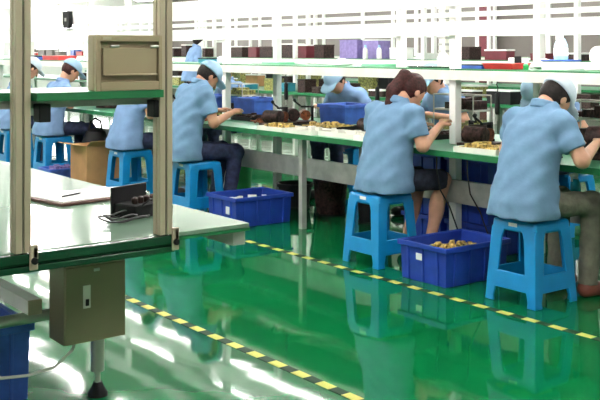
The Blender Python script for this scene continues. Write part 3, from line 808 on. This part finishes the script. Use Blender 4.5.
for a in (('pale tray of cream parts on the bench edge left of the woman\'s shoulder', (4.66,5.24,TZ), .24, .26, 'white', 'warmwhite', 16, 0),
          ('black tray of dark parts deep on the bench behind the woman', (5.14,5.20,TZ), .30, .36, 'black', 'darkpart', 40, 0),
          ('cream tray of yellow parts on the bench edge below the first white post', (4.64,6.39,TZ), .24, .34, 'warmwhite', 'gold', 20, 0),
          ('white tray on the bench edge left of the man in jeans', (4.68,7.98,TZ), .26, .30, 'white', 'olivepcb', 20, 0),
          ('black tray of olive boards near the right photo edge', (4.66,3.93,TZ), .2, .16, 'black', 'olivepcb', 14, 0)):
    tray(*a)
def wires(label, loc, sd, m='cable'):
    rn = random.Random(sd); b = MB()
    for k in range(4):
        r0 = rn.uniform(.05,.10); ph = rn.uniform(0,6)
        b.tube([(math.cos(a+ph)*r0*(1+.25*math.sin(2*a+k)), math.sin(a+ph)*r0*(.8+.2*math.cos(3*a)), .012+.008*k+.006*math.sin(3*a)) for a in [i*PI/12 for i in range(25)]], .0045, 6)
    o = solo('wire_coil', b, m, label, 'wire', loc, 0, 'coils of wire on the bench'); return o
wires('black wire coil on the bench edge right of the woman\'s tray', (4.64,3.72,TZ+.001), 1)
wires('black wire coil lying on the bench beyond the ponytailed woman\'s hands', (4.86,5.06,TZ+.001), 2)
wires('dark wire coil on the bench before the jig nearest the first white post', (4.90,7.06,TZ+.001), 3, 'copper')
wires('dark red wire coil on the bench edge left of the man in jeans', (4.66,7.62,TZ+.001), 4, 'copper')
t = thing('spray_bottle', 'teal spray bottle on the under-bench channel beside the right-hand man\'s hip', 'bottle', (4.834,3.66,.5205))
part('body', MB().lathe([(.030,0),(.031,.01),(.031,.07),(.022,.10),(.014,.108)], (0,0,0), 16), 'sprayteal', t)
h = MB().lathe([(.015,.1085),(.015,.125)], (0,0,0), 10); h.box((-.045,-.012,.1255),(.010,.012,.142)); h.box((-.04,-.005,.095),(-.032,.005,.1255)); part('trigger_head', h, 'white', t)
# bins added to darken the open space under the bench
for x, y, hh, m, lb in ((5.25,5.95,.40,'black','tall black bin added to the shade under the bench left of the woman'),(5.2,6.45,.34,'darkpart','dark brown bin added to the shade under the bench behind the grey leg'),(5.25,7.95,.36,'greenp','green bin added to the shade under the bench behind the man in jeans'),(5.2,6.95,.22,'black','low black bin added under the bench behind the floor crate')):
    t = thing('filler_bin', lb, 'bin', (x,y,0), 0, 'bins added under the bench')
    part('shell', MB().lathe([(.12,0),(.15,hh-.03),(.165,hh-.03),(.168,hh),(.15,hh),(.145,hh-.04),(.115,.01),(.001,.01)], (0,0,0), 20), m, t)
    part('base_ring', MB().lathe([(.1215,.0),(.128,.0),(.130,.02),(.1245,.02)], (0,0,0), 20), 'black', t)
# raised board stacks seen under the shelf, in two tiers of wire racks
def rack(label, loc, ln, m1, m2):
    t = thing('parts_rack', label, 'rack', loc, 0, 'low racks of boards on the bench')
    f = MB()
    for y in (-ln/2, ln/2):
        for x in (-.10,.10): f.tube([(x,y,0),(x,y,.30)], .006, 6)
        f.tube([(-.10,y,.18),(.10,y,.18)], .005, 6); f.tube([(-.10,y,.30),(.10,y,.30)], .005, 6)
    for x in (-.10,.10):
        for z in (.015,.18,.30): f.tube([(x,-ln/2,z),(x,ln/2,z)], .005, 6)
    part('frame', f, 'steel', t)
    part('tier', MB().box((-.10,-ln/2,.182),(.10,ln/2,.19)), 'greygal', t); part('tier', MB().box((-.10,-ln/2,.018),(.10,ln/2,.026)), 'greygal', t)
    rnd = random.Random(int(loc[1]*999))
    for z, mm in ((.0265,m1),(.1905,m2)):
        c = MB(); y = -ln/2+.02
        while y < ln/2-.1:
            l = rnd.uniform(.05,.12); hh = rnd.uniform(.03,.09); c.box((-.08,y,z),(.08,y+l,z+hh)); y += l+rnd.uniform(.005,.04)
        part('boards', c, mm, t, kind='stuff')
    return t
rack('low wire rack of dark parts under the shelf right of the bowed cap', (5.635,3.9,TZ), .8, 'darkpart', 'darkpart')
rack('low wire rack of olive boards under the shelf left of the bowed cap', (5.62,5.33,TZ), .42, 'olivepcb', 'darkpart')
rack('low wire rack of olive boards under the shelf above the blue bins', (5.62,8.46,TZ), .36, 'darkpart', 'olivepcb')

# tools hanging from the shelf
def tool(label, loc):
    t = thing('electric_screwdriver', label, 'screwdriver', loc, 0, 'electric screwdrivers hung under the shelf')
    part('grip', MB().lathe([(.010,-.145),(.016,-.135),(.018,-.09),(.015,-.05),(.017,-.015),(.008,0)], (0,0,0), 12), 'black', t)
    part('bit', MB().lathe([(.003,-.185),(.004,-.17),(.006,-.146)], (0,0,0), 8), 'steel', t)
    part('cord', MB().tube([(0,0,0),(.008,0,.03),(-.006,0,.05),(.0,0,.0700)], .0035, 6), 'cable', t)
tool('black electric screwdriver hanging from the shelf left of the ponytail', (4.842,5.45,1.125))
tool('black electric screwdriver hanging from the shelf left of the right-hand man', (4.842,4.28,1.125))
tool('black electric screwdriver hanging from the shelf right of the second white post', (4.842,6.60,1.125))
# cables dangling under the bench edge
for y, lb in ((4.55,'thin black cable drooping under the bench just right of the woman\'s knee'),(4.28,'thin black cable drooping under the bench beside the grey channel'),(3.28,'thin dark cable hanging in front of the pale channel by the right photo edge')):
    solo('power_cable', MB().tube([(4.56,y,.70),(4.54,y-.02,.62),(4.62,y+.03,.48),(4.70,y+.02,.36),(4.73,y-.03,.20),(4.74,y,.02)], .005, 6), 'cable', lb, 'cable', (0,0,0), 0, 'cables under the bench')

# ------------------------------------------------------------------ things on the front shelf
t = thing('bottle', 'white cone-topped bottle on the shelf right of the paired posts', 'bottle', (5.05,4.97,SZ))
part('body', MB().lathe([(.040,0),(.045,.01),(.045,.07),(.022,.10)], (0,0,0), 16), 'white', t)
part('nozzle', MB().lathe([(.017,.1005),(.010,.13),(.004,.18)], (0,0,0), 12), 'white', t)
t = thing('spray_bottle', 'tall pale blue and white spray bottle on the shelf at the right', 'bottle', (5.12,3.99,SZ+.066))
part('body', MB().lathe([(.042,0),(.046,.01),(.044,.09),(.028,.13),(.016,.142)], (0,0,0), 18), 'sprayblue', t)
h = MB().lathe([(.017,.1425),(.017,.165)], (0,0,0), 12); h.box((-.05,-.014,.1655),(.03,.014,.19)); h.box((-.045,-.006,.125),(-.035,.006,.1655)); part('trigger_head', h, 'white', t)
part('label', MB().lathe([(.0465,.025),(.0462,.075)], (0,0,0), 18), 'white', t)
bx = thing('small_box', 'white lidded box on the shelf carrying the spray bottle', 'box', (5.12,3.99,SZ))
part('body', MB().box((-.07,-.10,0),(.07,.10,.055)), 'white', bx, bevel=.004); part('lid', MB().box((-.074,-.104,.0552),(.074,.104,.0655)), 'bluep', bx, bevel=.002, label='blue lid')
t = thing('tray', 'shallow red tray on the shelf above the bowed cap', 'tray', (5.02,4.36,SZ)); part('shell', MB().hexa([(-.08,-.12,0),(.08,-.12,0),(.08,.12,0),(-.08,.12,0)],[(-.09,-.13,.035),(.09,-.13,.035),(.09,.13,.035),(-.09,.13,.035)]), 'red', t, bevel=.004); part('lip', MB().box((-.094,-.134,.0352),(.094,.134,.04)), 'red', t)
t = thing('desk_phone', 'small black and white device standing behind the red tray', 'device', (5.24,4.44,SZ)); part('body', MB().box((-.04,-.06,0),(.04,.06,.075)), 'white', t, bevel=.006); part('front_panel', MB().box((-.047,-.061,.0),(-.0405,.0,.085)), 'black', t, bevel=.003)
t = thing('plastic_bag', 'crumpled white plastic bag on the shelf left of the spray bottle', 'bag', (5.24,4.22,SZ)); part('bag', MB().lathe([(.05,0),(.075,.015),(.07,.04),(.045,.062),(.012,.07)], (0,0,0), 9), 'paper', t)
t = thing('small_bottle', 'little green bottle on the shelf beside the white box', 'bottle', (4.98,4.16,SZ)); part('body', MB().lathe([(.016,0),(.018,.004),(.018,.03),(.008,.04)], (0,0,0), 12), 'greenp', t); part('cap', MB().lathe([(.009,.0402),(.009,.052)], (0,0,0), 10), 'white', t)
t = thing('toolbox', 'flat dark blue case on the shelf left of the red tray', 'case', (5.0,4.62,SZ)); part('body', MB().box((-.08,-.13,0),(.08,.13,.022)), 'bluep', t, bevel=.004); part('lid', MB().box((-.08,-.13,.0222),(.08,.13,.03)), 'black', t, bevel=.003)
t = thing('tape_dispenser', 'cream tape dispenser on the shelf at the right photo edge', 'dispenser', (5.06,3.64,SZ)); part('base', MB().box((-.04,-.10,0),(.04,.10,.05)), 'warmwhite', t, bevel=.008); part('tape_roll', MB().tube([(-.02,.02,.095),(.02,.02,.095)], .055, 20), 'warmwhite', t)
t = thing('flat_tray', 'dark green flat tray on the shelf under the white bottle', 'tray', (4.95,4.98,SZ)); part('shell', MB().box((-.05,-.22,0),(.04,.20,.012)), 'green_dark', t, bevel=.003)
t['label'] = 'dark green flat tray on the shelf beside the white bottle'
for k, (y, w, m, m2, lb) in enumerate(((11.70,.5,'red','red','flat pink-red box on the far left shelf'),(12.42,.7,'bluep','black','flat dark blue box on the far left shelf'))):
    t = thing('flat_box', lb, 'box', (5.02,y,SZ)); part('body', MB().box((-.12,-w/2,0),(.12,w/2,.04)), m, t, bevel=.003); part('lid', MB().box((-.125,-w/2-.004,.0402),(.125,w/2+.004,.055)), m2, t, bevel=.002)
t = thing('switch_box', 'black switch box fixed to a post above the far left shelf', 'switch box', (4.785,10.9,1.66)); part('housing', MB().box((-.03,-.09,0),(.02,.09,.20)), 'black', t, bevel=.005); part('switch', MB().box((-.036,-.02,.08),(-.0305,.02,.12)), 'steel', t)
for k, (y, m, lb) in enumerate(((6.2,'paper','small heap of white bags on the shelf right of the second post'),(5.72,'mat_green','pale green folded cloth on the shelf left of the paired posts'),(7.1,'mat_green','pale green folded cloth on the shelf behind the second post'),(8.3,'teal','teal box on the shelf above the man in jeans'),(9.1,'paper','white heap on the shelf left of the man in jeans'))):
    nm, cat = ('plastic_bag','bag') if m == 'paper' else (('folded_cloth','cloth') if m == 'mat_green' else ('small_box','box'))
    t = thing(nm, lb, cat, (5.12,y,SZ))
    if m == 'paper': part('bag', MB().lathe([(.07,0),(.09,.012),(.07,.03),(.03,.055),(.008,.06)], (0,0,0), 9), m, t)
    elif m == 'mat_green': part('cloth', MB().box((-.09,-.14,0),(.09,.14,.008)).box((-.088,-.135,.0085),(.085,.13,.018)), m, t, bevel=.003)
    else: part('body', MB().box((-.06,-.08,0),(.06,.08,.04)), m, t, bevel=.003); part('lid', MB().box((-.063,-.083,.0402),(.063,.083,.05)), 'black', t)

# ------------------------------------------------------------------ goods on the farther benches
def carton(label, loc, s, m, m2, group, rz=0.):
    t = thing('storage_box', label, 'box', loc, rz, group); x, y, z = s
    part('body', MB().box((-x/2,-y/2,0),(x/2,y/2,z)), m, t, bevel=.004)
    part('lid', MB().box((-x/2-.004,-y/2-.004,z+.0003),(x/2+.004,y/2+.004,z+.02)), m2, t, bevel=.003)
    return t
G2 = 'boxes and goods on the second bench'
rnd = random.Random(3)
names = {'maroon':'dark maroon','purple':'lilac purple','black':'black','darkpart':'dark brown','carton':'brown cardboard','white':'white','teal':'teal','olivepcb':'olive','bluep':'bright blue','red':'red','panelgrey':'grey-beige'}
cnt = {}
ORD = 'nearest second third fourth fifth sixth seventh eighth ninth tenth eleventh twelfth thirteenth fourteenth fifteenth sixteenth seventeenth eighteenth nineteenth twentieth'.split()
def far_goods(x, ys, z, pal, hmin, hmax, place, group):
    y = ys[0]
    while y < ys[1]:
        m = rnd.choice(pal); l = rnd.uniform(.18,.42); hh = rnd.uniform(hmin,hmax)
        key = (names[m], place); cnt[key] = cnt.get(key, 0)+1
        ordn = ORD[cnt[key]-1]
        carton('%s box, %s of its colour from right, on %s' % (names[m], ordn, place), (x+rnd.uniform(-.03,.03), y+l/2, z), (rnd.uniform(.16,.24), l, hh), m, m if rnd.random() < .6 else 'white', group)
        y += l+rnd.uniform(.05,.45)
far_goods(9.53, (6.5,10.2), SZ, ['panelgrey','maroon','white','darkpart'], .05, .16, 'second bench shelf', G2)
far_goods(9.53, (10.6,12.7), SZ, ['maroon','black','purple','purple','darkpart'], .18, .27, 'second bench shelf', G2)
far_goods(9.53, (13.15,19.), SZ, ['carton','darkpart','darkpart','maroon','panelgrey'], .12, .27, 'second bench shelf', G2)
far_goods(9.53, (19.2,25.), SZ, ['white','panelgrey','red','bluep'], .05, .14, 'second bench shelf', G2)
far_goods(9.08, (6.6,20.), TZ, ['darkpart','olivepcb','darkpart','black','teal'], .06, .22, 'second bench top', G2)
far_goods(9.98, (7.6,18.), TZ, ['darkpart','black','olivepcb','carton'], .06, .3, 'second bench rear', G2)
for y, lb, m in ((10.75,'white bottle on the second bench shelf left of the paired posts','white'),(10.45,'small white bottle on the second bench shelf, nearest the paired posts','white')):
    t = thing('bottle', lb, 'bottle', (9.32,y,SZ)); part('body', MB().lathe([(.035,0),(.038,.01),(.036,.13),(.018,.16)], (0,0,0), 12), m, t); part('cap', MB().lathe([(.018,.1602),(.016,.20)], (0,0,0), 10), 'sprayblue', t)
# textured service column and red-brown columns by the partition
sc = thing('service_column', 'ribbed pale service column standing between the benches right of the paired posts', 'column', (7.9,7.75,0))
part('shaft', MB().box((-.05,-.05,.012),(.05,.05,2.9)), 'warmwhite', sc, bevel=.005); part('base_plate', MB().box((-.12,-.12,0),(.12,.12,.0118)), 'greygal', sc)
r = MB()
for k in range(36): r.box((-.056,-.056,.1+k*.075),(.056,.056,.125+k*.075))
part('ribs', r, 'greygal', sc, kind='stuff')
part('brace', MB().tube([(.04,-.04,2.0),(.04,-.26,1.62)], .012, 8), 'greygal', sc)
for y, lb in ((15.55,'dark maroon steel column against the grey partition'),):
    t = thing('steel_column', lb, 'column', (17.25,y,0)); part('shaft', MB().box((-.14,-.14,.0),(.14,.14,3.39)), 'maroon', t, bevel=.01); part('base_plate', MB().box((-.2,-.2,0),(.17,.2,.015)), 'maroon', t)

# ------------------------------------------------------------------ world, camera, colour
w = bpy.data.worlds.new('world'); SC.world = w; w.use_nodes = True
w.node_tree.nodes['Background'].inputs['Color'].default_value = (.9,.95,1,1)
w.node_tree.nodes['Background'].inputs['Strength'].default_value = .3
cd = bpy.data.cameras.new('camera'); co = bpy.data.objects.new('camera', cd); COL.objects.link(co)
cd.sensor_fit = 'HORIZONTAL'; cd.sensor_width = 36.; cd.lens = 36.*975/600
cd.shift_x = 0.; cd.shift_y = -150/600; cd.clip_start = .05; cd.clip_end = 200
co.location = (0,0,1.4); co.rotation_euler = (PI/2, 0, -math.atan2(737,975))
SC.camera = co
SC.view_settings.view_transform = 'Standard'; SC.view_settings.look = 'None'
SC.view_settings.exposure = .72; SC.view_settings.gamma = 1.; SC.view_settings.use_curve_mapping = False
SC.cycles.use_denoising = True
SC.cycles.max_bounces = 10; SC.cycles.diffuse_bounces = 5; SC.cycles.glossy_bounces = 4
SC.cycles.sample_clamp_indirect = 8
